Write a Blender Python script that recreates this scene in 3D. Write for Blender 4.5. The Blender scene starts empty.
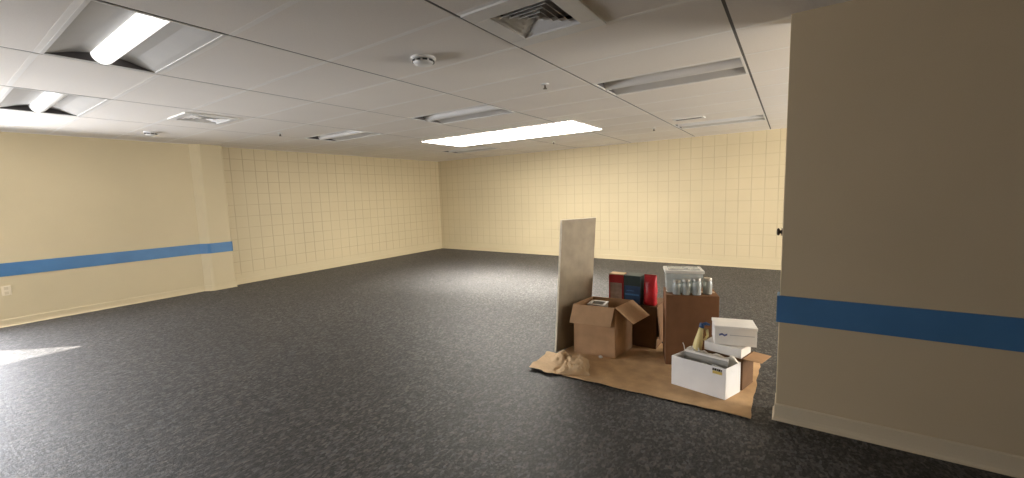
import bpy, bmesh, math, random
from mathutils import Vector, Matrix, noise
random.seed(7)
R = math.radians
scene = bpy.context.scene
COL = scene.collection
H = 2.44                       # ceiling height

# ------------------------------------------------------------------ materials
def new_mat(name):
    m = bpy.data.materials.new(name); m.use_nodes = True
    nt = m.node_tree; b = nt.nodes['Principled BSDF']
    return m, nt, b
def N(nt, t, **kw):
    n = nt.nodes.new(t)
    for k, v in kw.items(): setattr(n, k, v)
    return n
def ln(nt, a, b): nt.links.new(a, b)
def mth(nt, op, a, b=None, c=None):
    n = N(nt, 'ShaderNodeMath', operation=op)
    for i, v in enumerate((a, b, c)):
        if v is None: continue
        if isinstance(v, (int, float)): n.inputs[i].default_value = v
        else: ln(nt, v, n.inputs[i])
    return n.outputs[0]
def mixc(nt, fac, a, b):
    n = N(nt, 'ShaderNodeMix', data_type='RGBA')
    if isinstance(fac, (int, float)): n.inputs[0].default_value = fac
    else: ln(nt, fac, n.inputs[0])
    for i, v in ((6, a), (7, b)):
        if isinstance(v, tuple): n.inputs[i].default_value = (*v, 1)
        else: ln(nt, v, n.inputs[i])
    return n.outputs[2]
def ramp(nt, x, lo, hi):
    n = N(nt, 'ShaderNodeMapRange'); n.inputs[1].default_value = lo; n.inputs[2].default_value = hi
    ln(nt, x, n.inputs[0]); return n.outputs[0]
def tnoise(nt, vec, scale, detail=2.0, rough=.5):
    n = N(nt, 'ShaderNodeTexNoise'); n.inputs['Scale'].default_value = scale
    n.inputs['Detail'].default_value = detail; n.inputs['Roughness'].default_value = rough
    if vec is not None: ln(nt, vec, n.inputs['Vector'])
    return n.outputs['Fac']
def bump(nt, b, h, strength, dist=.002):
    n = N(nt, 'ShaderNodeBump'); n.inputs['Strength'].default_value = strength
    n.inputs['Distance'].default_value = dist
    ln(nt, h, n.inputs['Height']); ln(nt, n.outputs[0], b.inputs['Normal'])
def objco(nt): return N(nt, 'ShaderNodeTexCoord').outputs['Object']

def simple(name, col, rough=.6, var=.08, scale=18, bmp=.1, metal=0.0, spec=.4, detail=3):
    m, nt, b = new_mat(name)
    co = objco(nt); f = tnoise(nt, co, scale, detail)
    lo = tuple(c*(1-var) for c in col); hi = tuple(min(1, c*(1+var)) for c in col)
    ln(nt, mixc(nt, ramp(nt, f, .3, .7), lo, hi), b.inputs['Base Color'])
    b.inputs['Roughness'].default_value = rough; b.inputs['Metallic'].default_value = metal
    b.inputs['Specular IOR Level'].default_value = spec
    if bmp: bump(nt, b, tnoise(nt, co, scale*6, 2), bmp)
    return m

def emit(name, col, strength):
    m, nt, b = new_mat(name)
    b.inputs['Base Color'].default_value = (.9, .9, .88, 1); b.inputs['Roughness'].default_value = .4
    co = objco(nt); f = tnoise(nt, co, 6, 1)
    ln(nt, mixc(nt, f, tuple(c*.96 for c in col), col), b.inputs['Emission Color'])
    b.inputs['Emission Strength'].default_value = strength
    return m

CREAM = (.55, .462, .298)
def plaster(name, col):
    m, nt, b = new_mat(name); co = objco(nt)
    big = tnoise(nt, co, 1.3, 3); fine = tnoise(nt, co, 160, 3, .7)
    c = mixc(nt, ramp(nt, big, .3, .7), tuple(x*.955 for x in col), tuple(x*1.03 for x in col))
    c = mixc(nt, mth(nt, 'MULTIPLY', ramp(nt, fine, .35, .7), .10), c, tuple(x*.6 for x in col))
    ln(nt, c, b.inputs['Base Color']); b.inputs['Roughness'].default_value = .62
    b.inputs['Specular IOR Level'].default_value = .3
    bump(nt, b, fine, .25, .003)
    return m

def block_wall(name, horiz):
    """painted scored block: square joints on a 0.2033 m module"""
    m, nt, b = new_mat(name)
    co = N(nt, 'ShaderNodeNewGeometry').outputs['Position']
    s = N(nt, 'ShaderNodeSeparateXYZ'); ln(nt, co, s.inputs[0])
    P = .2033
    wob = mth(nt, 'MULTIPLY', mth(nt, 'SUBTRACT', tnoise(nt, co, 5, 1), .5), .012)
    def joint(axis, off, w):
        v = mth(nt, 'ADD', mth(nt, 'ADD', s.outputs[axis], wob), off)
        fr = mth(nt, 'FRACT', mth(nt, 'DIVIDE', v, P))
        d = mth(nt, 'MULTIPLY', mth(nt, 'SUBTRACT', .5, mth(nt, 'ABSOLUTE', mth(nt, 'SUBTRACT', fr, .5))), P)
        n = N(nt, 'ShaderNodeMapRange'); n.interpolation_type = 'SMOOTHSTEP'
        n.inputs[1].default_value = 0.002; n.inputs[2].default_value = w
        n.inputs[3].default_value = 1; n.inputs[4].default_value = 0
        ln(nt, d, n.inputs[0]); return n.outputs[0]
    jv = joint(horiz, 20.04, .010); jh = joint('Z', 20.33, .008)
    j = mth(nt, 'MAXIMUM', jv, mth(nt, 'MULTIPLY', jh, .75))
    # joints are filled with paint near the foot of the wall
    keep = ramp(nt, s.outputs['Z'], .14, .24)
    j = mth(nt, 'MULTIPLY', j, keep)
    patch = ramp(nt, tnoise(nt, co, 1.7, 2), .30, .62)
    j = mth(nt, 'MULTIPLY', j, mth(nt, 'MULTIPLY_ADD', patch, .5, .5))
    big = tnoise(nt, co, 1.1, 3)
    col = mixc(nt, ramp(nt, big, .3, .7), tuple(x*.95 for x in CREAM), tuple(x*1.03 for x in CREAM))
    col = mixc(nt, mth(nt, 'MULTIPLY', j, .52 if horiz == 'Y' else .36), col, (.22, .17, .10))
    ln(nt, col, b.inputs['Base Color']); b.inputs['Roughness'].default_value = .55
    b.inputs['Specular IOR Level'].default_value = .3
    h = mth(nt, 'SUBTRACT', mth(nt, 'MULTIPLY', tnoise(nt, co, 90, 3), .25), j)
    bump(nt, b, h, .5, .004)
    return m

def rubber_floor():
    m, nt, b = new_mat('speckled_rubber'); co = objco(nt)
    mp = N(nt, 'ShaderNodeMapping'); mp.inputs['Scale'].default_value = (1, .6, 1); mp.inputs['Rotation'].default_value = (0, 0, .5)
    ln(nt, co, mp.inputs[0])
    def cells(scale):
        v = N(nt, 'ShaderNodeTexVoronoi'); v.inputs['Scale'].default_value = scale
        ln(nt, mp.outputs[0], v.inputs['Vector'])
        c = N(nt, 'ShaderNodeSeparateColor'); ln(nt, v.outputs['Color'], c.inputs[0])
        return v, c
    v1, c1 = cells(66); v2, c2 = cells(110)
    g = mth(nt, 'MULTIPLY_ADD', ramp(nt, c1.outputs[0], .50, 1.0), .75, mth(nt, 'MULTIPLY', ramp(nt, c2.outputs[1], .55, 1.0), .45))
    big = tnoise(nt, co, .7, 3)
    g = mth(nt, 'MULTIPLY', g, mth(nt, 'MULTIPLY_ADD', ramp(nt, big, .3, .7), .35, .8))
    warm = mixc(nt, c1.outputs[2], (.108, .094, .083), (.090, .093, .098))
    ln(nt, mixc(nt, g, (.0065, .006, .0063), warm), b.inputs['Base Color'])
    ln(nt, mth(nt, 'MULTIPLY_ADD', c2.outputs[0], .14, .52), b.inputs['Roughness'])
    b.inputs['Specular IOR Level'].default_value = .6
    bump(nt, b, mth(nt, 'ADD', tnoise(nt, co, 70, 3, .6), mth(nt, 'MULTIPLY', c1.outputs[0], .5)), .6, .005)
    return m

def ceiling_tile():
    m, nt, b = new_mat('mineral_tile'); co = objco(nt)
    f = tnoise(nt, co, 240, 3, .7); g = tnoise(nt, co, .9, 2)
    c = mixc(nt, ramp(nt, g, .3, .7), (.80, .755, .695), (.84, .795, .735))
    c = mixc(nt, mth(nt, 'MULTIPLY', ramp(nt, f, .55, .75), .3), c, (.45, .43, .41))
    ln(nt, c, b.inputs['Base Color']); b.inputs['Roughness'].default_value = .9
    b.inputs['Specular IOR Level'].default_value = .1
    bump(nt, b, f, .25, .003)
    return m

def cardboard(name, col, var=.12):
    m, nt, b = new_mat(name); co = objco(nt)
    w = N(nt, 'ShaderNodeTexWave'); w.inputs['Scale'].default_value = 38; w.inputs['Distortion'].default_value = .6
    ln(nt, co, w.inputs['Vector'])
    f = tnoise(nt, co, 9, 4)
    lo = tuple(c*(1-var) for c in col); hi = tuple(c*(1+var) for c in col)
    c = mixc(nt, ramp(nt, f, .3, .7), lo, hi)
    c = mixc(nt, mth(nt, 'MULTIPLY', w.outputs['Fac'], .07), c, tuple(x*.5 for x in col))
    ln(nt, c, b.inputs['Base Color']); b.inputs['Roughness'].default_value = .8
    b.inputs['Specular IOR Level'].default_value = .2
    bump(nt, b, mth(nt, 'MULTIPLY_ADD', w.outputs['Fac'], .3, f), .15, .002)
    return m

def clear_plastic(name, tint, fac):
    m, nt, b = new_mat(name)
    out = nt.nodes['Material Output']
    t = N(nt, 'ShaderNodeBsdfTransparent'); t.inputs[0].default_value = (*tint, 1)
    b.inputs['Base Color'].default_value = (*tint, 1); b.inputs['Roughness'].default_value = .12
    b.inputs['Specular IOR Level'].default_value = .8
    f = mth(nt, 'MULTIPLY_ADD', tnoise(nt, objco(nt), 14, 2), .25, fac-.12)
    mx = N(nt, 'ShaderNodeMixShader'); ln(nt, f, mx.inputs[0])
    ln(nt, t.outputs[0], mx.inputs[1]); ln(nt, b.outputs[0], mx.inputs[2]); ln(nt, mx.outputs[0], out.inputs[0])
    return m

M = dict(
    outlet=simple('ivory_plate', (.66, .575, .42), .4, .03, 8, 0),
    cream=plaster('cream_paint', CREAM),
    tan=plaster('tan_paint', (.53, .43, .285)),
    base=plaster('cream_base', (.56, .475, .335)),
    block_x=block_wall('scored_block_back', 'X'), block_y=block_wall('scored_block_left', 'Y'),
    floor=rubber_floor(), tile=ceiling_tile(),
    deck=simple('plenum_deck', (.05, .05, .05), .9),
    bar=simple('grid_paint', (.84, .815, .775), .42, .03, 8, 0),
    slot=simple('grid_gap_shade', (.13, .122, .115), .8, .05, 8, 0),
    blue=simple('blue_vinyl', (.06, .165, .325), .45, .08, 5, .05),
    white_metal=simple('white_enamel', (.70, .69, .67), .4, .03, 6, 0),
    reflector=simple('reflector_enamel', (.50, .485, .46), .5, .03, 6, 0),
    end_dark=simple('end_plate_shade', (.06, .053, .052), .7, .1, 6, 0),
    lens=simple('acrylic_lens', (.70, .69, .665), .35, .02, 6, 0),
    lens_on=emit('lit_lens', (1, .95, .86), 21.0),
    lens_dim=emit('dim_lens', (1, .985, .96), 0.9),
    lens_faint=emit('faint_lens', (1, .985, .95), 0.06),
    black=simple('black_plastic', (.02, .02, .021), .5, .1, 8, 0),
    void=simple('vent_void', (.30, .285, .265), .9, .1, 8, 0),
    knob=simple('dark_bronze', (.06, .045, .035), .35, .1, 10, 0, metal=.8),
    sheet=cardboard('floor_cardboard', (.54, .355, .19), .16),
    kraft=cardboard('kraft_paper', (.56, .40, .24), .12),
    board=simple('raw_board', (.27, .22, .152), .75, .16, 7, .15, detail=5),
    board_edge=simple('board_edge', (.58, .52, .42), .8, .12, 30, .1),
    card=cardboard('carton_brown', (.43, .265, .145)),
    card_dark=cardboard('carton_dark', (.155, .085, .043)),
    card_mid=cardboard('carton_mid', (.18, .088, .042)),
    tape=simple('packing_tape', (.34, .22, .12), .3, .06, 10, 0),
    white=simple('white_carton', (.88, .87, .85), .55, .03, 9, .05),
    offwhite=simple('offwhite_carton', (.70, .67, .62), .6, .04, 9, .05),
    foam=simple('foam', (.74, .70, .60), .8, .08, 20, .2),
    grey=simple('grey_plastic', (.27, .26, .235), .5, .1, 12, .1),
    silver=simple('silver_film', (.50, .50, .48), .3, .2, 25, .3, metal=.4),
    red=simple('red_print', (.42, .022, .026), .4, .15, 9, .05),
    red_bag=simple('red_film', (.50, .022, .030), .28, .15, 14, .25),
    pinkgrey=simple('pale_panel', (.34, .26, .225), .5, .2, 30, 0),
    green=simple('dark_green_print', (.022, .04, .036), .45, .2, 9, .05),
    navy=simple('navy_print', (.022, .062, .155), .4, .2, 12, .05),
    bluebar=simple('blue_print', (.05, .18, .42), .4, .1, 12, 0),
    logo=simple('logo_blue', (.10, .14, .36), .5, .1, 40, 0),
    pale=simple('pale_print', (.55, .55, .57), .5, .05, 20, 0),
    yellow=simple('yellow_plastic', (.72, .60, .27), .4, .08, 9, .05),
    label_y=simple('label_yellow', (.70, .52, .14), .5, .05, 20, 0),
    ink=simple('label_ink', (.05, .045, .04), .6, .1, 20, 0),
    clear=clear_plastic('clear_plastic', (.86, .88, .87), .42),
    glass=clear_plastic('jar_glass', (.80, .83, .81), .38),
    jarfill=simple('jar_content', (.055, .055, .048), .6, .5, 60, .2),
    jarlid=simple('jar_lid', (.52, .50, .46), .3, .1, 20, 0, metal=.7),
    lidwhite=simple('bin_lid', (.72, .70, .66), .4, .04, 10, .05),
    pane=clear_plastic('window_pane', (1, 1, 1), .12),
    cable=simple('cable_white', (.70, .68, .63), .5, .05, 9, 0),
)

# ------------------------------------------------------------------ mesh helpers
class MB:
    def __init__(s): s.v = []; s.f = []; s.m = []
    def add(s, vs, fs, mi=0):
        o = len(s.v); s.v += [tuple(v) for v in vs]
        s.f += [tuple(i+o for i in f) for f in fs]; s.m += [mi]*len(fs); return s
    def box(s, a, b, mi=0):
        (x0, y0, z0), (x1, y1, z1) = a, b
        return s.add([(x0,y0,z0),(x1,y0,z0),(x1,y1,z0),(x0,y1,z0),(x0,y0,z1),(x1,y0,z1),(x1,y1,z1),(x0,y1,z1)],
              [(0,3,2,1),(4,5,6,7),(0,1,5,4),(1,2,6,5),(2,3,7,6),(3,0,4,7)], mi)
    def prism(s, poly, z0, z1, mi=0):
        n = len(poly)
        return s.add([(x,y,z0) for x,y in poly]+[(x,y,z1) for x,y in poly],
              [tuple(range(n-1,-1,-1)), tuple(range(n,2*n))]+[(i,(i+1)%n,(i+1)%n+n,i+n) for i in range(n)], mi)
    def slab(s, q, t, mi=0):
        """four corners, thickened along their normal"""
        q = [Vector(p) for p in q]
        n = (q[1]-q[0]).cross(q[3]-q[0]).normalized()*t
        vs = q+[p+n for p in q]
        return s.add(vs, [(3,2,1,0),(4,5,6,7),(0,1,5,4),(1,2,6,5),(2,3,7,6),(3,0,4,7)], mi)
    def lathe(s, prof, seg=20, c=(0,0,0), axis='z', mi=0):
        vs = []; fs = []; n = len(prof)
        for i in range(seg):
            a = 2*math.pi*i/seg
            for r, z in prof:
                p = (r*math.cos(a), r*math.sin(a), z)
                if axis == 'x': p = (p[2], p[0], p[1])
                if axis == 'y': p = (p[0], p[2], p[1])
                vs.append((p[0]+c[0], p[1]+c[1], p[2]+c[2]))
        for i in range(seg):
            j = (i+1) % seg
            for k in range(n-1): fs.append((i*n+k, j*n+k, j*n+k+1, i*n+k+1))
        fs.append(tuple(i*n for i in range(seg))[::-1]); fs.append(tuple(i*n+n-1 for i in range(seg)))
        return s.add(vs, fs, mi)
    def tube(s, pts, r, seg=8, mi=0):
        pts = [Vector(p) for p in pts]; rings = []
        for i, p in enumerate(pts):
            d = (pts[min(i+1, len(pts)-1)]-pts[max(i-1, 0)]).normalized()
            a = d.orthogonal().normalized(); b = d.cross(a)
            rr = r[i] if isinstance(r, (list, tuple)) else r
            rings.append([p+(a*math.cos(2*math.pi*k/seg)+b*math.sin(2*math.pi*k/seg))*rr for k in range(seg)])
        vs = [v for g in rings for v in g]; fs = []
        for i in range(len(pts)-1):
            for k in range(seg):
                k2 = (k+1) % seg
                fs.append((i*seg+k, i*seg+k2, (i+1)*seg+k2, (i+1)*seg+k))
        fs.append(tuple(range(seg))[::-1]); fs.append(tuple((len(pts)-1)*seg+k for k in range(seg)))
        return s.add(vs, fs, mi)
    def build(s, name, mats, parent=None, smooth=False, bevel=0, solid=0):
        me = bpy.data.meshes.new(name); me.from_pydata(s.v, [], s.f); me.update()
        for m in (mats if isinstance(mats, (list, tuple)) else [mats]): me.materials.append(m)
        for p, mi in zip(me.polygons, s.m): p.material_index = mi; p.use_smooth = smooth
        bm = bmesh.new(); bm.from_mesh(me); bmesh.ops.recalc_face_normals(bm, faces=bm.faces); bm.to_mesh(me); bm.free()
        o = bpy.data.objects.new(name, me); COL.objects.link(o); o.parent = parent
        if solid:
            md = o.modifiers.new('solid', 'SOLIDIFY'); md.thickness = solid; md.offset = 0
        if bevel:
            md = o.modifiers.new('bevel', 'BEVEL'); md.width = bevel; md.segments = 2; md.limit_method = 'ANGLE'
        return o
def tag(o, label=None, cat=None, group=None, kind=None):
    for k, v in (('label', label), ('category', cat), ('group', group), ('kind', kind)):
        if v: o[k] = v
    return o
def thing(name, label, cat, loc=(0,0,0), rz=0, group=None):
    o = bpy.data.objects.new(name, None); COL.objects.link(o)
    o.location = loc; o.rotation_euler = (0, 0, R(rz)); o.empty_display_size = .1
    return tag(o, label, cat, group)
def struct(name, mb, mats, **kw): return tag(mb.build(name, mats, **kw), kind='structure')
def copy_tree(o, loc=None, parent=None):
    c = o.copy(); COL.objects.link(c)
    if parent: c.parent = parent
    for ch in [x for x in bpy.data.objects if x.parent == o]: copy_tree(ch, None, c)
    if loc is not None: c.location = loc
    return c

# ------------------------------------------------------------------ room shell
XR, YF = 13.0, -12.0
struct('floor', MB().box((-.3, YF-.3, -.1), (XR+.3, .3, 0)), M['floor'])
ZT = H+.30
# left wall: plain part (with a window behind the viewer's left shoulder), pilaster, tiled part
WY0, WY1, WZ0, WZ1 = -11.6, -8.2, .45, 2.22
wl = MB()
wl.box((-.22, YF, 0), (.04, WY0, ZT)); wl.box((-.22, WY1, 0), (.04, -5.79, ZT))
wl.box((-.22, WY0, 0), (.04, WY1, WZ0)); wl.box((-.22, WY0, WZ1), (.04, WY1, ZT))
wl.prism([(-.22,-5.79),(.04,-5.79),(.135,-5.715),(.155,-5.68),(.155,-5.37),(.14,-5.355),(-.22,-5.355)], 0, ZT)
struct('wall_left', wl, M['cream'])
struct('wall_left_tiled', MB().box((-.22, -5.355, 0), (0, .2, ZT)), M['block_y'])
struct('wall_back', MB().box((0, 0, 0), (XR, .2, ZT)), M['block_x'])
NX, NY = 8.165, -5.55
struct('wall_right', MB().box((NX, NY, 0), (XR, NY+.16, ZT)), M['tan'], bevel=.004)
EY0, EY1, EZ0, EZ1 = -4.6, -.9, .5, 2.2
we = MB()
we.box((XR, YF, 0), (XR+.2, EY0, ZT)); we.box((XR, EY1, 0), (XR+.2, .2, ZT)); we.box((XR, EY0, 0), (XR+.2, EY1, EZ0)); we.box((XR, EY0, EZ1), (XR+.2, EY1, ZT))
struct('wall_right_end', we, M['tan'])
# front wall (behind the viewer) with a wide window opening
FX0, FX1, FZ0, FZ1 = .35, 4.1, .75, 2.25
wf = MB()
wf.box((-.22, YF-.2, 0), (FX0, YF, ZT)); wf.box((FX1, YF-.2, 0), (XR+.2, YF, ZT))
wf.box((FX0, YF-.2, 0), (FX1, YF, FZ0)); wf.box((FX0, YF-.2, FZ1), (FX1, YF, ZT))
struct('wall_front', wf, M['cream'])
struct('wall_light_blocker', MB().box((4.45, -9.45, 0), (XR, -9.3, ZT)), M['tan'])  # unseen partition, added to keep front window light off the right wall
def window(name, axis, c0, c1, z0, z1, p, n):
    fr = MB()
    def b(a0, a1, zz0, zz1, d0, d1):
        if axis == 'x': fr.box((a0, p+d0, zz0), (a1, p+d1, zz1))
        else: fr.box((p+d0, a0, zz0), (p+d1, a1, zz1))
    t = .05
    b(c0, c0+t, z0, z1, 0, .08); b(c1-t, c1, z0, z1, 0, .08)
    for i in range(1, n):
        m = c0+(c1-c0)*i/n; b(m-t/2, m+t/2, z0+t, z1-t, 0, .08)
    b(c0+t, c1-t, z0, z0+t, 0, .08); b(c0+t, c1-t, z1-t, z1, 0, .08)
    w = struct(name, fr, M['white_metal'])
    g = MB()
    if axis == 'x': g.box((c0+t, p+.03, z0+t), (c1-t, p+.036, z1-t))
    else: g.box((p+.03, c0+t, z0+t), (p+.036, c1-t, z1-t))
    g.build('window_pane', M['pane'], w)
window('window_1', 'x', FX0, FX1, FZ0, FZ1, YF-.14, 3)
window('window_2', 'y', WY0, WY1, WZ0, WZ1, -.16, 3)
struct('wall_sun_blocker', MB().box((-3.4, -9.36, -.1), (-.22, -9.26, 5.2)), M['cream'])  # unseen slab added outside the side window to trim the sun patch
window('window_3', 'y', EY0, EY1, EZ0, EZ1, XR+.1, 3)

# blue bands
BZ0, BZ1 = .632, .797
def band_path(off): return [(.04+off, YF), (.04+off, -5.79-off), (.135+off, -5.715-off), (.155+off, -5.68), (.155+off, -5.37), (.14+off, -5.348)]
outp = band_path(.008); inn = [(.0, -5.348), (-.05, YF)]
struct('trim_1', MB().prism(outp+inn, BZ0+.004, BZ1+.006), M['blue'])
struct('trim_2', MB().prism([(NX-.014, NY-.012), (XR, NY-.012), (XR, NY+.02), (NX-.001, NY+.02), (NX-.001, NY+.10), (NX-.014, NY+.10)], BZ0, BZ1), M['blue'])
# cove bases
def cove(pts_fn, h, name, mat):
    prof = [(.030, 0), (.020, .006), (.013, .018), (.010, .035), (.009, h-.008), (.004, h)]
    mb = MB(); rows = [[(x, y, z) for x, y in pts_fn(o)] for o, z in prof]
    n = len(rows[0])
    for a, b in zip(rows[:-1], rows[1:]):
        for i in range(n-1): mb.add([a[i], a[i+1], b[i+1], b[i]], [(0,1,2,3)])
    for i in range(n-1):
        a, b = rows[-1], [(x, y, h) for x, y in pts_fn(-.02)]
        mb.add([a[i], a[i+1], b[i+1], b[i]], [(0,1,2,3)])
    return struct(name, mb, mat)
cove(lambda o: [(NX-o*.55, NY+.16), (NX-o*.55, NY-o), (XR, NY-o)], .102, 'baseboard_right', M['base'])
cove(lambda o: [(.04+o*.7, YF), (.04+o*.7, -5.79-o*.5), (.135+o*.7, -5.715-o*.6), (.155+o*.7, -5.68), (.155+o*.7, -5.355+o*.4), (0, -5.355+o*.4)], .095, 'baseboard_left', M['cream'])
cove(lambda o: [(o*.5, -5.34), (o*.5, -o*.5), (XR, -o*.5)], .095, 'baseboard_back', M['cream'])

# ceiling: lay-in tiles, white bars along x, gap shade painted dark along y
AX = [4.238+1.2105*i for i in range(-4, 8)]          # lines running toward the back wall
BY = [-.6105*k for k in range(0, 21)]                # lines running across
troffers = {}                                        # (i, k) cells replaced by lights
LIGHT_CELLS = [(4, 12), (2, 12), (4, 7), (2, 7), (6, 7), (6, 2), (2, 2)]
AXc = [max(0, min(XR, a)) for a in AX]
cm = MB()
HALFCELL = {(6, 10): (6.655, 7.268)}                 # square supply diffuser fills half a cell
for i in range(len(AX)-1):
    for k in range(len(BY)-1):
        x0, x1 = AXc[i], AXc[i+1]; y1, y0 = BY[k], max(YF, BY[k+1])
        if x1-x0 < .05 or (i, k) in LIGHT_CELLS: continue
        if (i, k) in HALFCELL: x0 = HALFCELL[(i, k)][1]
        a, b, c, d = x0+.009, x1-.009, y0+.002, y1-.002
        cm.box((a, c, H), (b, d, H+.018), 0)
cm.box((-.2, YF-.2, ZT-.02), (XR+.2, .2, ZT+.1), 1)
struct('ceiling', cm, [M['tile'], M['deck']])
bars = MB()
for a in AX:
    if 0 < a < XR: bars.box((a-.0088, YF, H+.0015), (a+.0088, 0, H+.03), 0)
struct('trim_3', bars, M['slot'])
bars = MB()
for k in range(1, len(BY)):
    y = BY[k]
    for i in range(len(AX)-1):
        x0, x1 = AXc[i], AXc[i+1]
        if x1-x0 < .05: continue
        bars.box((x0+.010, y-.015, H-.001), (x1-.010, y+.015, H+.004))
bars.box((0, -.02, H-.003), (XR, 0, H+.02)); bars.box((0, -5.34, H-.003), (.02, 0, H+.02)); bars.box((.04, YF, H-.003), (.06, -5.8, H+.02))
struct('trim_4', bars, M['bar'])

# ------------------------------------------------------------------ ceiling lights
LX, LY = 1.2105-.016, .6105-.026
def make_troffer(lens):
    t = thing('ceiling_light', 'x', 'light', (0, 0, H), 0)
    hx, hy = LX/2, LY/2
    f = MB()
    for s in (-1, 1):
        f.box((-hx, min(s*hy, s*(hy-.018)), -.002), (hx, max(s*hy, s*(hy-.018)), .006))
        f.box((min(s*hx, s*(hx-.018)), -hy+.018, -.002), (max(s*hx, s*(hx-.018)), hy-.018, .006))
    f.build('frame', M['white_metal'], t)
    prof = [(hy-.018, .004), (hy-.05, .012), (hy-.10, .028), (hy-.15, .044), (.062, .060)]
    for s in (-1, 1):
        w = MB()
        for (ya, za), (yb, zb) in zip(prof[:-1], prof[1:]):
            w.add([(-hx+.02, s*ya, za), (hx-.02, s*ya, za), (hx-.02, s*yb, zb), (-hx+.02, s*yb, zb)], [(0,1,2,3)])
        w.build('reflector', M['reflector'], t, smooth=True)
        e = MB()
        pts = [(s*y, z) for y, z in prof]+[(0, .06), (0, .004)]
        for r in (-1, 1): pass
        e.add([(s*(hx-.019), y, z) for y, z in [(hy-.018, .004)]+[(y, z) for y, z in prof]+[(-y, z) for y, z in prof[::-1]]], [tuple(range(11))])
        e.build('end_plate', M['end_dark'], t)
    b = MB(); n = 12; rows = []
    for x in (-hx+.021, hx-.021):
        rows.append([(x, .062*math.cos(math.pi*i/n), .059-.062*math.sin(math.pi*i/n)) for i in range(n+1)])
    for i in range(n): b.add([rows[0][i], rows[1][i], rows[1][i+1], rows[0][i+1]], [(0,1,2,3)])
    b.build('lens', lens, t, smooth=True)
    h = MB()
    h.box((-hx, -hy, .085), (hx, hy, .095)); h.build('housing', M['reflector'], t)
    return t
cc = lambda i, k: ((AX[i]+AX[i+1])/2, (BY[k]+BY[k+1])/2, H)
LL = {
 (4, 12): 'recessed ceiling light with glowing white centre tube, nearest the upper left corner',
 (2, 12): 'recessed ceiling light with pale centre tube, nearest the blue-striped left wall',
 (4, 7): 'unlit recessed ceiling light just nearer than the bright lit panel, beyond the smoke detector',
 (2, 7): 'unlit recessed ceiling light near the left tiled wall, left of the bright panel',
 (6, 7): 'unlit recessed ceiling light beyond the big square air vent on right side',
 (6, 2): 'unlit recessed ceiling light against the back wall, at right near slot vent',
 (2, 2): 'unlit recessed ceiling light farthest away, left of bright panel near the corner'}
proto = make_troffer(M['lens'])
for n, (ik, lab) in enumerate(LL.items()):
    if ik == (4, 12): t = make_troffer(M['lens_dim'])
    elif ik == (2, 12): t = make_troffer(M['lens_faint'])
    elif ik == (4, 7): t = proto
    else: t = copy_tree(proto)
    t.location = cc(*ik); t['label'] = lab; t['group'] = 'recessed ceiling lights'
# big lit panel
t = thing('ceiling_light_panel', 'large bright white lit ceiling panel in front of the back wall', 'light', (4.26, -2.785, H))
w2, d2 = 1.45, .515
f = MB()
for s in (-1, 1):
    f.box((-w2, min(s*d2, s*(d2+.012)), -.013), (w2, max(s*d2, s*(d2+.012)), -.002))
    f.box((min(s*w2, s*(w2+.012)), -d2-.012, -.013), (max(s*w2, s*(w2+.012)), d2+.012, -.002))
f.build('frame', M['white_metal'], t)
MB().box((-w2, -d2, -.012), (w2, d2, -.003)).build('diffuser', M['lens_on'], t)

# ------------------------------------------------------------------ ceiling vents and small devices
def make_diffuser(name, label, hs=.30, ho=.185):
    t = thing(name, label, 'vent', (0, 0, H), 0)
    f = MB()
    for s in (-1, 1):
        f.box((-hs, min(s*hs, s*ho), -.011), (hs, max(s*hs, s*ho), .006))
        f.box((min(s*hs, s*ho), -ho, -.011), (max(s*hs, s*ho), ho, .006))
    f.build('frame', M['white_metal'], t, bevel=.003)
    MB().box((-ho-.01, -ho-.01, .055), (ho+.01, ho+.01, .065)).build('backing', M['void'], t)
    n = 5; stp = ho/n
    for k in range(n):
        a = ho-k*stp-.003; b = max(a-.026, .004)
        r = MB()
        o = [(-a,-a,-.004), (a,-a,-.004), (a,a,-.004), (-a,a,-.004)]; i_ = [(-b,-b,.019), (b,-b,.019), (b,b,.019), (-b,b,.019)]
        for q in range(4):
            q2 = (q+1) % 4
            r.add([o[q], o[q2], i_[q2], i_[q]], [(0,1,2,3)])
        r.build('louver', M['white_metal'], t, solid=.002)
    return t
d = make_diffuser('air_vent', 'square white ceiling air vent with nested louvers, beside the smoke detector')
d.location = (6.978, -6.405, H-.001)
d2_ = make_diffuser('air_vent', 'small square ceiling air vent above the pilaster on the left wall', .26, .20)
d2_.location = (2.60, -6.47, H-.006)
t = thing('slot_vent', 'narrow slotted ceiling vent near top of back wall, right of bright panel', 'vent', (6.98, -2.25, H))
MB().box((-.20, -.085, -.012), (.20, -.05, 0)).box((-.20, .05, -.012), (.20, .085, 0)).box((-.20, -.05, -.012), (-.17, .05, 0)).box((.17, -.05, -.012), (.20, .05, 0)).build('frame', M['white_metal'], t)
MB().box((-.17, -.05, -.004), (.17, .05, -.001)).build('backing', M['void'], t)
sm = MB()
for k in range(2): sm.slab([(-.17, -.03+k*.045, -.011), (.17, -.03+k*.045, -.011), (.17, -.015+k*.045, -.004), (-.17, -.015+k*.045, -.004)], .002)
sm.build('blade', M['black'], t)

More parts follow.
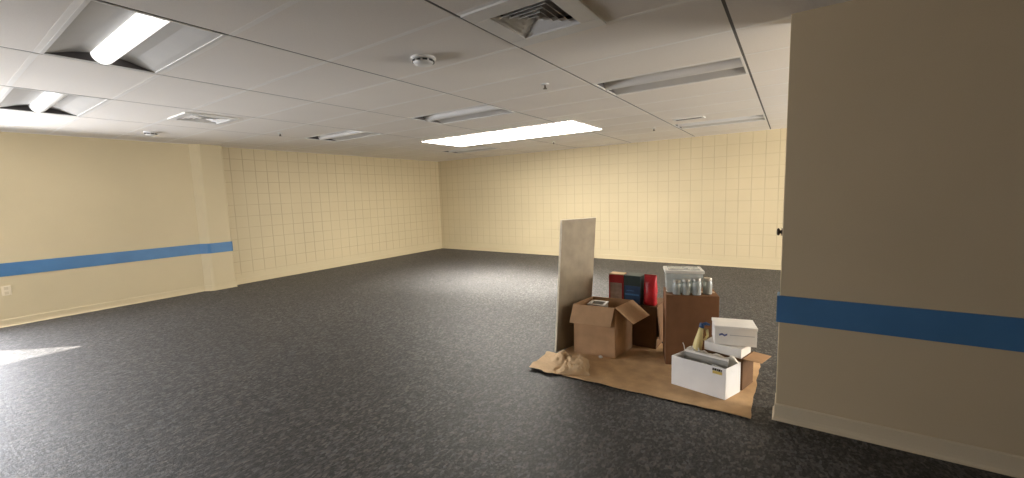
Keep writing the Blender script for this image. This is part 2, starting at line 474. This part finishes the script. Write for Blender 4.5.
def detector(name, label, loc, r=.072):
    t = thing(name, label, 'detector', loc)
    MB().lathe([(0, 0), (r, 0), (r, -.014), (r*.93, -.018), (0, -.018)], 28).build('base', M['white_metal'], t, smooth=False)
    MB().lathe([(r*.80, -.018), (r*.86, -.030), (r*.72, -.046), (r*.30, -.050), (0, -.050)], 28).build('cover', M['white_metal'], t, smooth=True)
    s = MB()
    for q in range(10):
        a = 2*math.pi*q/10; c, n = math.cos(a), math.sin(a); e = Vector((-n, c, 0))*.016
        p = Vector((c, n, 0))*r*.855
        s.slab([p-e+Vector((0,0,-.034)), p+e+Vector((0,0,-.034)), p+e+Vector((0,0,-.022)), p-e+Vector((0,0,-.022))], .003)
    s.build('slots', M['black'], t)
    return t
detector('smoke_detector', 'round white smoke detector on ceiling left of the large square air vent', (6.02, -6.345, H), .085)
detector('smoke_detector', 'small white round ceiling detector in front of the left wall', (1.10, -6.55, H), .075)
def sprinkler(loc, label):
    t = thing('ceiling_sprinkler', label, 'sprinkler', loc, 0, 'ceiling sprinkler heads')
    MB().lathe([(0, 0), (.036, 0), (.034, -.006), (.015, -.010), (0, -.010)], 18).build('escutcheon', M['white_metal'], t)
    MB().lathe([(.007, -.010), (.007, -.030), (.012, -.034), (.012, -.038), (0, -.038)], 12).build('nozzle', M['knob'], t)
    MB().lathe([(.018, -.040), (.020, -.043), (0, -.044)], 14).build('deflector', M['knob'], t)
for loc, lab in [((6.335, -5.163), 'small sprinkler head on the ceiling between square air vent and bright panel'),
                 ((6.362, -1.707), 'small sprinkler head on the ceiling to right of the bright panel'),
                 ((4.40, -1.40), 'small sprinkler head on the ceiling just behind the bright panel'),
                 ((2.107, -5.369), 'small sprinkler head on the ceiling above the left tiled wall')]:
    sprinkler((*loc, H), lab)

# outlet on left wall, knob at the end of the right wall
t = thing('wall_outlet', 'cream wall outlet plate under the blue stripe at far left', 'outlet', (.04, -7.885, .455))
MB().box((0, -.04, -.06), (.008, .04, .06)).build('cover_plate', M['outlet'], t, bevel=.002)
for z in (-.03, .03): MB().box((.008, -.017, z-.018), (.011, .017, z+.018)).build('receptacle', M['base'], t)
t = thing('door_knob', 'small dark round knob sticking out past the edge of right wall', 'knob', (NX, -5.46, 1.18))
MB().lathe([(0, 0), (.024, 0), (.024, -.005), (.010, -.008), (.009, -.014), (0, -.014)], 18, axis='x').build('rose', M['knob'], t)
MB().lathe([(.009, -.012), (.020, -.016), (.024, -.023), (.018, -.030), (0, -.032)], 18, axis='x').build('grip', M['knob'], t, smooth=True)

# ------------------------------------------------------------------ floor protection and boxes
# sheet of cardboard on the floor, slightly wavy at its edges
def grid_sheet(corners, nx, ny, zf, jit=0.0):
    A, B, C_, D = [Vector((*c, 0)) for c in corners]; mb = MB(); vs = []
    for j in range(ny+1):
        for i in range(nx+1):
            u, v = i/nx, j/ny
            p = (A*(1-u)+B*u)*(1-v)+(D*(1-u)+C_*u)*v
            if jit and (i in (0, nx) or j in (0, ny)):
                p += Vector((noise.noise(p*9)*jit, noise.noise(p*9+Vector((5,1,0)))*jit, 0))
            p.z = zf(u, v, p); vs.append(p)
    fs = [(j*(nx+1)+i, j*(nx+1)+i+1, (j+1)*(nx+1)+i+1, (j+1)*(nx+1)+i) for j in range(ny) for i in range(nx)]
    return mb.add(vs, fs)
def sheet_z(u, v, p):
    e = max(0, 1-v*9)*.006*(1+noise.noise(p*5))
    return .003+e+max(0, 1-u*10)*max(0, 1-v*6)*.012
o = grid_sheet([(6.52, -5.695), (8.035, -5.645), (8.035, -4.62), (6.48, -4.55)], 60, 40, sheet_z, .012).build('floor_sheet', M['sheet'], solid=.004)
tag(o, 'flat sheet of brown cardboard lying on the dark floor under the boxes', 'cardboard')

# crumpled kraft paper at the front left corner of the sheet
def pz(u, v, p):
    p.y -= .055*math.sin(math.pi*min(1, u*1.05))*(1-v)
    q = p*9; r = abs(noise.noise(q*1.4))+.5*abs(noise.noise(q*3.1+Vector((3, 8, 0))))
    flat = .012+.012*(1-v)*(1-u)+.006*r
    foot = math.exp(-((u-.42)/.13)**2-((v-.86)/.22)**2)*(.045+.05*r)
    d = max(0, 1-((u-.78)/.24)**2)*max(0, 1-((v-.55)/.5)**2)
    lump_ = d**.6*(.050+.05*r)
    crack = .02*math.exp(-((u-.55+.08*math.sin(v*9))/.025)**2)
    return max(.010, flat+foot+lump_-crack)
o = grid_sheet([(6.425, -5.705), (6.915, -5.60), (6.82, -5.35), (6.388, -5.315)], 64, 40, pz, .03).build('kraft_paper', M['kraft'], solid=.0015)
tag(o, 'crumpled piece of brown kraft paper at the foot of the leaning board', 'paper')

# leaning board
bl = Vector((6.505, -5.335, .020)); 
A0 = Vector((6.462, -5.30, .046)); ang = R(75)
dirv = Vector((.235, .97, 0)).normalized()
T0 = Vector((6.523, -5.24, 1.22)); T1 = Vector((6.651, -4.78, 1.215))
B0 = Vector((6.462, -5.285, .010)); B1 = B0+(T1-T0)
t = thing('leaning_board', 'tall thin tan board standing on edge against the left of the open box', 'board', B0)
rel = [B0-B0, B1-B0, T1-B0, T0-B0]
MB().slab(rel, -.018).build('panel', M['board'], t)
nn = (rel[1]-rel[0]).cross(rel[3]-rel[0]).normalized()*-.0195
ee = MB(); wv = (T1-T0).normalized()*.004; up = (T0-B0).normalized()*.004
ee.slab([rel[0]-wv, rel[0]+wv*.2, rel[3]+wv*.2, rel[3]-wv], -.0185)
ee.slab([rel[3]-wv-up*.2, rel[2]-up*.2, rel[2]+up, rel[3]-wv+up], -.0185)
ee.build('edge_band', M['board_edge'], t)

def carton(name, label, loc, rz, w, d, h, mat, open_top=True, flaps=(), cat='box', t=.005, lid_seam=True, tape=True, rack=0):
    r = thing(name, label, cat, loc, rz)
    b = MB()
    if open_top:
        b.box((0,0,0),(w,d,t)); b.box((0,0,t),(w,t,h)); b.box((0,d-t,t),(w,d,h)); b.box((0,t,t),(t,d-t,h)); b.box((w-t,t,t),(w,d-t,h))
    else:
        b.box((0,0,0),(w,d,h-.004))
    b.build('body', mat, r, bevel=.002)
    if not open_top and lid_seam:
        MB().box((0, 0, h-.004), (w, d/2-.0015, h)).build('flap', mat, r)
        MB().box((0, d/2+.0015, h-.004), (w, d, h)).build('flap', mat, r)
        if tape: MB().box((0.01, d/2-.025, h), (w-.01, d/2+.025, h+.0008)).build('tape', M['tape'], r)
    for side, a, L, skew in flaps:
        ca, sa = math.cos(R(a)), -math.sin(R(a))
        if side == 'front': p0, p1, o = Vector((0,0,h)), Vector((w,0,h)), Vector((0,-1,0))
        if side == 'back': p0, p1, o = Vector((w,d,h)), Vector((0,d,h)), Vector((0,1,0))
        if side == 'right': p0, p1, o = Vector((w,0,h)), Vector((w,d,h)), Vector((1,0,0))
        if side == 'left': p0, p1, o = Vector((0,d,h)), Vector((0,0,h)), Vector((-1,0,0))
        e = (o*ca+Vector((0,0,sa)))*L; k = (p1-p0).normalized()*skew
        MB().slab([p0+e+k, p1+e-k, p1-k*.2, p0+k*.2], .004).build('flap', mat, r, bevel=.001)
    if rack:
        for ch in [x for x in bpy.data.objects if x.parent == r]:
            for v in ch.data.vertices: v.co.x += rack*v.co.y
    return r
# open carton next to the board
carton('cardboard_box', 'open brown cardboard box with spread flaps beside the leaning board', (6.600, -5.200, .006), 6, .375, .33, .455, M['card'],
       True, [('front', 66, .17, .004), ('right', 40, .20, .006)], rack=.25)
def local(loc, rz, p):
    c, s = math.cos(R(rz)), math.sin(R(rz)); return (loc[0]+c*p[0]-s*p[1], loc[1]+s*p[0]+c*p[1], loc[2]+p[2])
# white tray with a cut-out handle inside it
B1L = (6.600, -5.200, .006)
t = thing('white_tray', 'white tray with a cut-out handle inside the open brown box', 'tray', local(B1L, 6, (.09, .14, .008)), 6)
b = MB(); w_, d_, h_ = .15, .15, .415
b.box((0,0,0),(w_,d_,.004)); b.box((0,d_-.004,.004),(w_,d_,h_)); b.box((0,.004,.004),(.004,d_-.004,h_)); b.box((w_-.004,.004,.004),(w_,d_-.004,h_))
b.box((0,0,.004),(w_,.004,h_))
b.build('body', M['offwhite'], t)
q = MB(); q.box((-.006,-.006,h_-.006),(w_+.006,.02,h_+.008)); q.box((-.006,d_-.02,h_-.006),(w_+.006,d_+.006,h_+.008)); q.box((-.006,.02,h_-.006),(.016,d_-.02,h_+.008)); q.box((w_-.016,.02,h_-.006),(w_+.006,d_-.02,h_+.008))
q.build('rim', M['offwhite'], t, bevel=.003)

# dark carton behind, carrying the red and blue packages
B2L = (6.785, -4.765, .006)
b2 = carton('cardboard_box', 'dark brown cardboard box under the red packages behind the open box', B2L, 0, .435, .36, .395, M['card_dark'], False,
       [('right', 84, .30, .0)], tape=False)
zt = B2L[2]+.395+.001
t = thing('red_carton', 'red carton with a pale front panel, left of the dark green carton', 'package', (6.760, -4.74, zt), 3)
MB().prism([(0,0),(.145,0),(.145,.12),(0,.12)], 0, .262).build('body', M['red'], t, bevel=.004)
MB().box((.016, -.002, .015), (.128, 0, .185)).build('front_panel', M['pinkgrey'], t)
MB().box((.006, .006, .262), (.139, .114, .270)).build('top_flap', M['kraft'], t)
t = thing('green_carton', 'dark green and blue carton between the two red packages', 'package', (6.912, -4.755, zt), -4)
MB().box((0,0,0),(.165,.16,.272)).build('body', M['green'], t, bevel=.004)
MB().box((.012,-.002,.012),(.160,0,.175)).build('front_panel', M['navy'], t)
s = MB(); s.box((.015,-.0035,.085),(.150,-.002,.10)); s.box((.03,-.0035,.125),(.10,-.002,.131)); s.build('printed_stripe', M['bluebar'], t)
t = thing('red_bag', 'glossy red bag standing at right end of the dark brown box', 'bag', (7.148, -4.70, zt), 0)
rows = []; nseg = 24
for kz, (z, wx, wy) in enumerate([(0,.050,.040),(.015,.057,.052),(.07,.058,.055),(.13,.059,.050),(.19,.058,.044),(.235,.057,.030),(.262,.056,.012),(.275,.056,.004)]):
    rows.append([])
    for q in range(nseg):
        a = 2*math.pi*q/nseg; c, n = math.cos(a), math.sin(a)
        px = wx*abs(c)**.6*(1 if c > 0 else -1); py = wy*abs(n)**.8*(1 if n > 0 else -1)
        j = noise.noise(Vector((px*40, py*40, z*22)))*.006
        rows[-1].append((px+j, py+j, z))
bag = MB(); vs = [v for g in rows for v in g]
fs = [(i*nseg+k, i*nseg+(k+1) % nseg, (i+1)*nseg+(k+1) % nseg, (i+1)*nseg+k) for i in range(len(rows)-1) for k in range(nseg)]
fs += [tuple(range(nseg))[::-1], tuple((len(rows)-1)*nseg+k for k in range(nseg))]
bag.add(vs, fs).build('body', M['red_bag'], t, smooth=True)
MB().box((-.056, -.004, .268), (.056, .004, .285)).build('seal', M['red'], t, bevel=.001)

# tall carton with jars and a clear bin on it
B3L, B3R = (7.375, -5.06, .006), 18
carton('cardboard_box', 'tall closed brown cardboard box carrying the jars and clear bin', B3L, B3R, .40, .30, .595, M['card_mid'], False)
z3 = .6025
t = thing('clear_bin', 'clear plastic bin with a white lid on the tall brown box', 'bin', local(B3L, B3R, (.005, .085, z3-.006)), B3R)
b = MB(); a0, a1 = .008, 0
w_, d_, h_ = .285, .20, .175
q0 = [(.012,.012,0),(w_-.012,.012,0),(w_-.012,d_-.012,0),(.012,d_-.012,0)]; q1 = [(0,0,h_),(w_,0,h_),(w_,d_,h_),(0,d_,h_)]
for i in range(4):
    j = (i+1) % 4; b.add([q0[i], q0[j], q1[j], q1[i]], [(0,1,2,3)])
b.add(q0, [(3,2,1,0)])
b.build('body', M['clear'], t, solid=.003)
MB().box((-.010,-.010,h_-.012),(w_+.010,d_+.010,h_+.014)).build('lid', M['lidwhite'], t, bevel=.005)
MB().box((.02,.02,h_+.014),(w_-.02,d_-.02,h_+.020)).build('lid_panel', M['clear'], t, bevel=.002)
JL = ['leftmost of the glass jars in front of the clear bin', 'second glass jar from the left in front of the clear bin', 'third glass jar from the left in front of the clear bin', 'rightmost glass jar, standing past the right end of the clear bin']
for k, (u, v, r, hh) in enumerate([(.085, .042, .032, .105), (.158, .042, .034, .115), (.236, .044, .036, .125), (.325, .085, .036, .12)]):
    t = thing('glass_jar', JL[k], 'jar', local(B3L, B3R, (u, v, z3-.006)), 20*k, 'glass jars on the tall box')
    MB().lathe([(0,0),(r*.94,0),(r,.006),(r,hh*.78),(r*.84,hh*.88),(r*.80,hh)], 22).build('body', M['glass'], t, smooth=True)
    MB().lathe([(0,.004),(r*.90,.004),(r*.90,hh*(.45+.1*(k % 2))),(0,hh*(.45+.1*(k % 2)))], 18).build('contents', M['jarfill'], t)
    MB().lathe([(r*.86,hh*.92),(r*.90,hh*.94),(r*.90,hh+.008),(r*.85,hh+.012),(0,hh+.012)], 22).build('lid', M['jarlid'], t)

# stack at right: brown carton, two white cartons
B4L, B4R = (7.697, -5.188, .006), -16
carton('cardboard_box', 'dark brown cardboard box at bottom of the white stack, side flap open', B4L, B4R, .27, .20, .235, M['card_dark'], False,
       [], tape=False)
r4 = [o for o in bpy.data.objects if o.get('label', '').startswith('dark brown cardboard box at bottom')][0]
MB().slab([(.27, .0, .234), (.385, .02, .232), (.385, .20, .232), (.27, .20, .234)], .004).build('flap', M['card'], r4)
def white_carton(name, label, loc, rz, w, d, h, lidh):
    t = thing(name, label, 'box', loc, rz)
    MB().box((0,0,0),(w,d,h-.002)).build('body', M['offwhite'] if lidh == 0 else M['white'], t, bevel=.003)
    if lidh: MB().box((-.004,-.004,h-lidh),(w+.004,d+.004,h)).build('lid', M['white'], t, bevel=.003)
    return t
white_carton('white_box', 'lower flat white box under the lidded white box, on brown cardboard', local(B4L, B4R, (-.006, -.004, .236)), B4R, .265, .175, .070, 0)
t = white_carton('white_box', 'lidded white box with blue mark, topmost of the right stack', (7.766, -5.238, .3135), 13, .275, .205, .142, .022)
s = MB()
s.add([(.030,-.002,.080),(.050,-.002,.088),(.066,-.002,.078),(.084,-.002,.086),(.084,-.002,.074),(.066,-.002,.064),(.050,-.002,.074),(.030,-.002,.066)],[(0,1,6,7),(1,2,5,6),(2,3,4,5)])
s.build('logo', M['logo'], t)
MB().box((.10,-.0015,.074),(.26,0,.079)).build('printed_line', M['pale'], t)

# yellow bottle with blue cap between tall carton and stack
t = thing('yellow_bottle', 'yellow bottle with a dark blue cap between tall brown box and white stack', 'bottle', (7.592, -5.105, .006), 0)
ax = Vector((.062, .035, .40)); pts = [ax*k for k in (0, .03, .45, .62, .80, .92)]
MB().tube(pts, [.032, .036, .036, .033, .022, .016], 18).build('body', M['yellow'], t, smooth=True)
MB().tube([ax*.915, ax*.93, ax*1.0], [.019, .020, .018], 14).build('cap', M['navy'], t)
MB().tube([ax*.97, ax*.97+Vector((.03, .008, .012)), ax*.97+Vector((.055, .012, .004))], [.013, .012, .008], 10).build('nozzle', M['navy'], t)
MB().tube([ax*.90+Vector((.018, 0, 0)), ax*.88+Vector((.042, .008, 0)), ax*.76+Vector((.055, .012, 0)), ax*.66+Vector((.036, .006, 0))], .010, 10).build('handle', M['yellow'], t, smooth=True)

# front white open carton and its contents
B5L, B5R = (7.500, -5.400, .006), -11
w5, d5, h5 = .378, .195, .222
t = thing('white_box', 'open white box full of packing in front of the other boxes', 'box', B5L, B5R)
B5 = t
b = MB(); k = .004
b.box((0,0,0),(w5,d5,k)); b.box((0,0,k),(w5,k,h5)); b.box((0,d5-k,k),(w5,d5,h5)); b.box((0,k,k),(k,d5-k,h5)); b.box((w5-k,k,k),(w5,d5-k,h5))
bo = b.build('body', M['white'], t, bevel=.0015)
for v in bo.data.vertices: v.co.x += .2*v.co.y
lb = MB().box((w5-.085,-.0015,h5-.050),(w5-.022,0,h5-.030)).build('label_strip', M['label_y'], t)
s = MB()
for i, (x, ww) in enumerate([(0,.010),(.013,.012),(.028,.008),(.039,.014),(.056,.006)]): s.box((w5-.086+x,-.002,h5-.028),(w5-.086+x+ww,0,h5-.012))
s.build('printed_text', M['ink'], t)
def in5(p): return local(B5L, B5R, p)
t = thing('foam_sheet', 'cream foam sheet along the back inside the open white box', 'foam', in5((.043, .166, .012)), B5R)
fo = MB(); n = 26
pr = [(x*.364/n, .228+.018*math.sin(x*.9)*(.4 if 3 < x < 22 else 1)+.006*noise.noise(Vector((x*.7, 1, 2)))) for x in range(n+1)]
vs = []
for x, z in pr: vs += [(x,0,0),(x,.022,0),(x,.022,z),(x,0,z)]
fs = [(0,1,2,3), tuple(n*4+i for i in (3,2,1,0))]
for i in range(n):
    for a, c in ((0,1),(1,2),(2,3),(3,0)): fs.append((i*4+a, i*4+c, (i+1)*4+c, (i+1)*4+a))
fo.add(vs, fs).build('body', M['foam'], t)
t = thing('grey_tray', 'long grey plastic tray leaning inside the open white box', 'tray', in5((.052, .065, .014)), B5R)
MB().slab([(0,0,0),(.305,0,0),(.305,.048,.232),(0,.048,.232)], -.012).build('panel', M['grey'], t, bevel=.002)
MB().slab([(0,.044,.222),(.305,.044,.222),(.305,.048,.236),(0,.048,.236)], -.017).build('rim', M['offwhite'], t)
def lump(name, label, c, r, seed, mat, sq=(1,1,1)):
    bm = bmesh.new(); bmesh.ops.create_icosphere(bm, subdivisions=3, radius=r)
    for v in bm.verts:
        q = v.co*(2.2/r)*.45+Vector((seed, seed*2, 0))
        kk = 1+.32*(abs(noise.noise(q))*2-.5)+.18*noise.noise(q*2.4)
        v.co = Vector((v.co.x*sq[0], v.co.y*sq[1], v.co.z*sq[2]))*kk
    me = bpy.data.meshes.new(name); bm.to_mesh(me); bm.free(); me.materials.append(mat)
    o = bpy.data.objects.new(name, me); COL.objects.link(o); o.location = c
    return tag(o, label, 'packing')
lump('plastic_wad', 'crumpled silvery plastic at left inside the open white box', in5((.105, .050, .160)), .040, 3.1, M['silver'], (1.35, .9, .9))
lump('plastic_wad', 'crumpled silvery plastic at middle inside the open white box', in5((.205, .050, .165)), .042, 7.7, M['silver'], (1.25, .9, .9))
lump('plastic_wad', 'crumpled silvery plastic at right inside the open white box', in5((.305, .052, .172)), .042, 11.3, M['silver'], (1.2, .9, .9))
t = thing('cable', 'white cable ends sticking up at left rear of the open white box', 'cable', in5((.045, .142, .15)), B5R)
MB().tube([(0,0,-.12),(.002,0,.05),(-.012,.002,.115),(-.022,.004,.135)], .0035).build('lead', M['cable'], t)
MB().tube([(.03,0,-.12),(.04,0,.05),(.055,.002,.10),(.052,.004,.128)], .0035).build('lead', M['cable'], t)
MB().tube([(.07,0,-.12),(.085,0,.05),(.10,.002,.105),(.092,.004,.122)], .0035).build('lead', M['cable'], t)
lump('tape_scrap', 'small pale wad of tape on the floor against open brown box', (6.865, -5.222, .024), .014, 5.5, M['offwhite'], (1.3, 1, .9))

# ------------------------------------------------------------------ lights
def area(name, loc, rot, sx, sy, power, col):
    l = bpy.data.lights.new(name, 'AREA'); l.shape = 'RECTANGLE'; l.size = sx; l.size_y = sy; l.energy = power; l.color = col
    o = bpy.data.objects.new(name, l); COL.objects.link(o); o.location = loc; o.rotation_euler = rot; return o
area('window_daylight', ((FX0+FX1)/2, YF+.02, (FZ0+FZ1)/2), (R(90+22), 0, 0), FX1-FX0, FZ1-FZ0, 125, (.95, .97, 1))
area('side_daylight', (.06, -9.15, 1.15), (0, R(-90+14), 0), 1.35, 1.9, 290, (.95, .955, 1))
area('far_daylight', (XR-.02, (EY0+EY1)/2, (EZ0+EZ1)/2), (0, R(90+25), 0), EZ1-EZ0, EY1-EY0, 430, (1, .96, .90))
l = area('panel_lamp', (4.26, -2.785, H-.016), (0, 0, 0), 2.8, .95, 82, (1, .96, .88)); l.data.spread = R(64)
s = bpy.data.lights.new('sun', 'SUN'); s.energy = 28; s.angle = R(.6); s.color = (1, .95, .86)
so = bpy.data.objects.new('sun', s); COL.objects.link(so)
so.rotation_euler = Vector((.76, .65, -math.tan(R(37)))).to_track_quat('-Z', 'Y').to_euler()
w = bpy.data.worlds.new('sky'); scene.world = w; w.use_nodes = True
nt = w.node_tree; bg = nt.nodes['Background']
sky = nt.nodes.new('ShaderNodeTexSky'); sky.sky_type = 'HOSEK_WILKIE'; sky.sun_direction = Vector((-.58, -.5, .64)); sky.turbidity = 3
nt.links.new(sky.outputs[0], bg.inputs[0]); bg.inputs[1].default_value = .5

# ------------------------------------------------------------------ camera
cam = bpy.data.cameras.new('camera'); cam.sensor_fit = 'HORIZONTAL'; cam.sensor_width = 36
cam.lens = 410.995/1024*36; cam.clip_start = .05
co = bpy.data.objects.new('camera', cam); COL.objects.link(co)
yaw, pitch, roll = R(34.2134), R(6.2058), R(-1.784)
fw = Vector((-math.sin(yaw)*math.cos(pitch), math.cos(yaw)*math.cos(pitch), -math.sin(pitch)))
r0 = Vector((math.cos(yaw), math.sin(yaw), 0)); u0 = r0.cross(fw)
rr = r0*math.cos(roll)+u0*math.sin(roll); uu = -r0*math.sin(roll)+u0*math.cos(roll)
co.matrix_world = Matrix(((rr.x, uu.x, -fw.x, 8.201), (rr.y, uu.y, -fw.y, -8.5108), (rr.z, uu.z, -fw.z, 1.4654), (0, 0, 0, 1)))
scene.camera = co
scene.view_settings.view_transform = 'Standard'
scene.view_settings.look = 'None'
scene.view_settings.exposure = 0.42
scene.cycles.max_bounces = 8
scene.cycles.diffuse_bounces = 5
scene.cycles.use_denoising = True
scene.cycles.caustics_reflective = False
scene.cycles.caustics_refractive = False
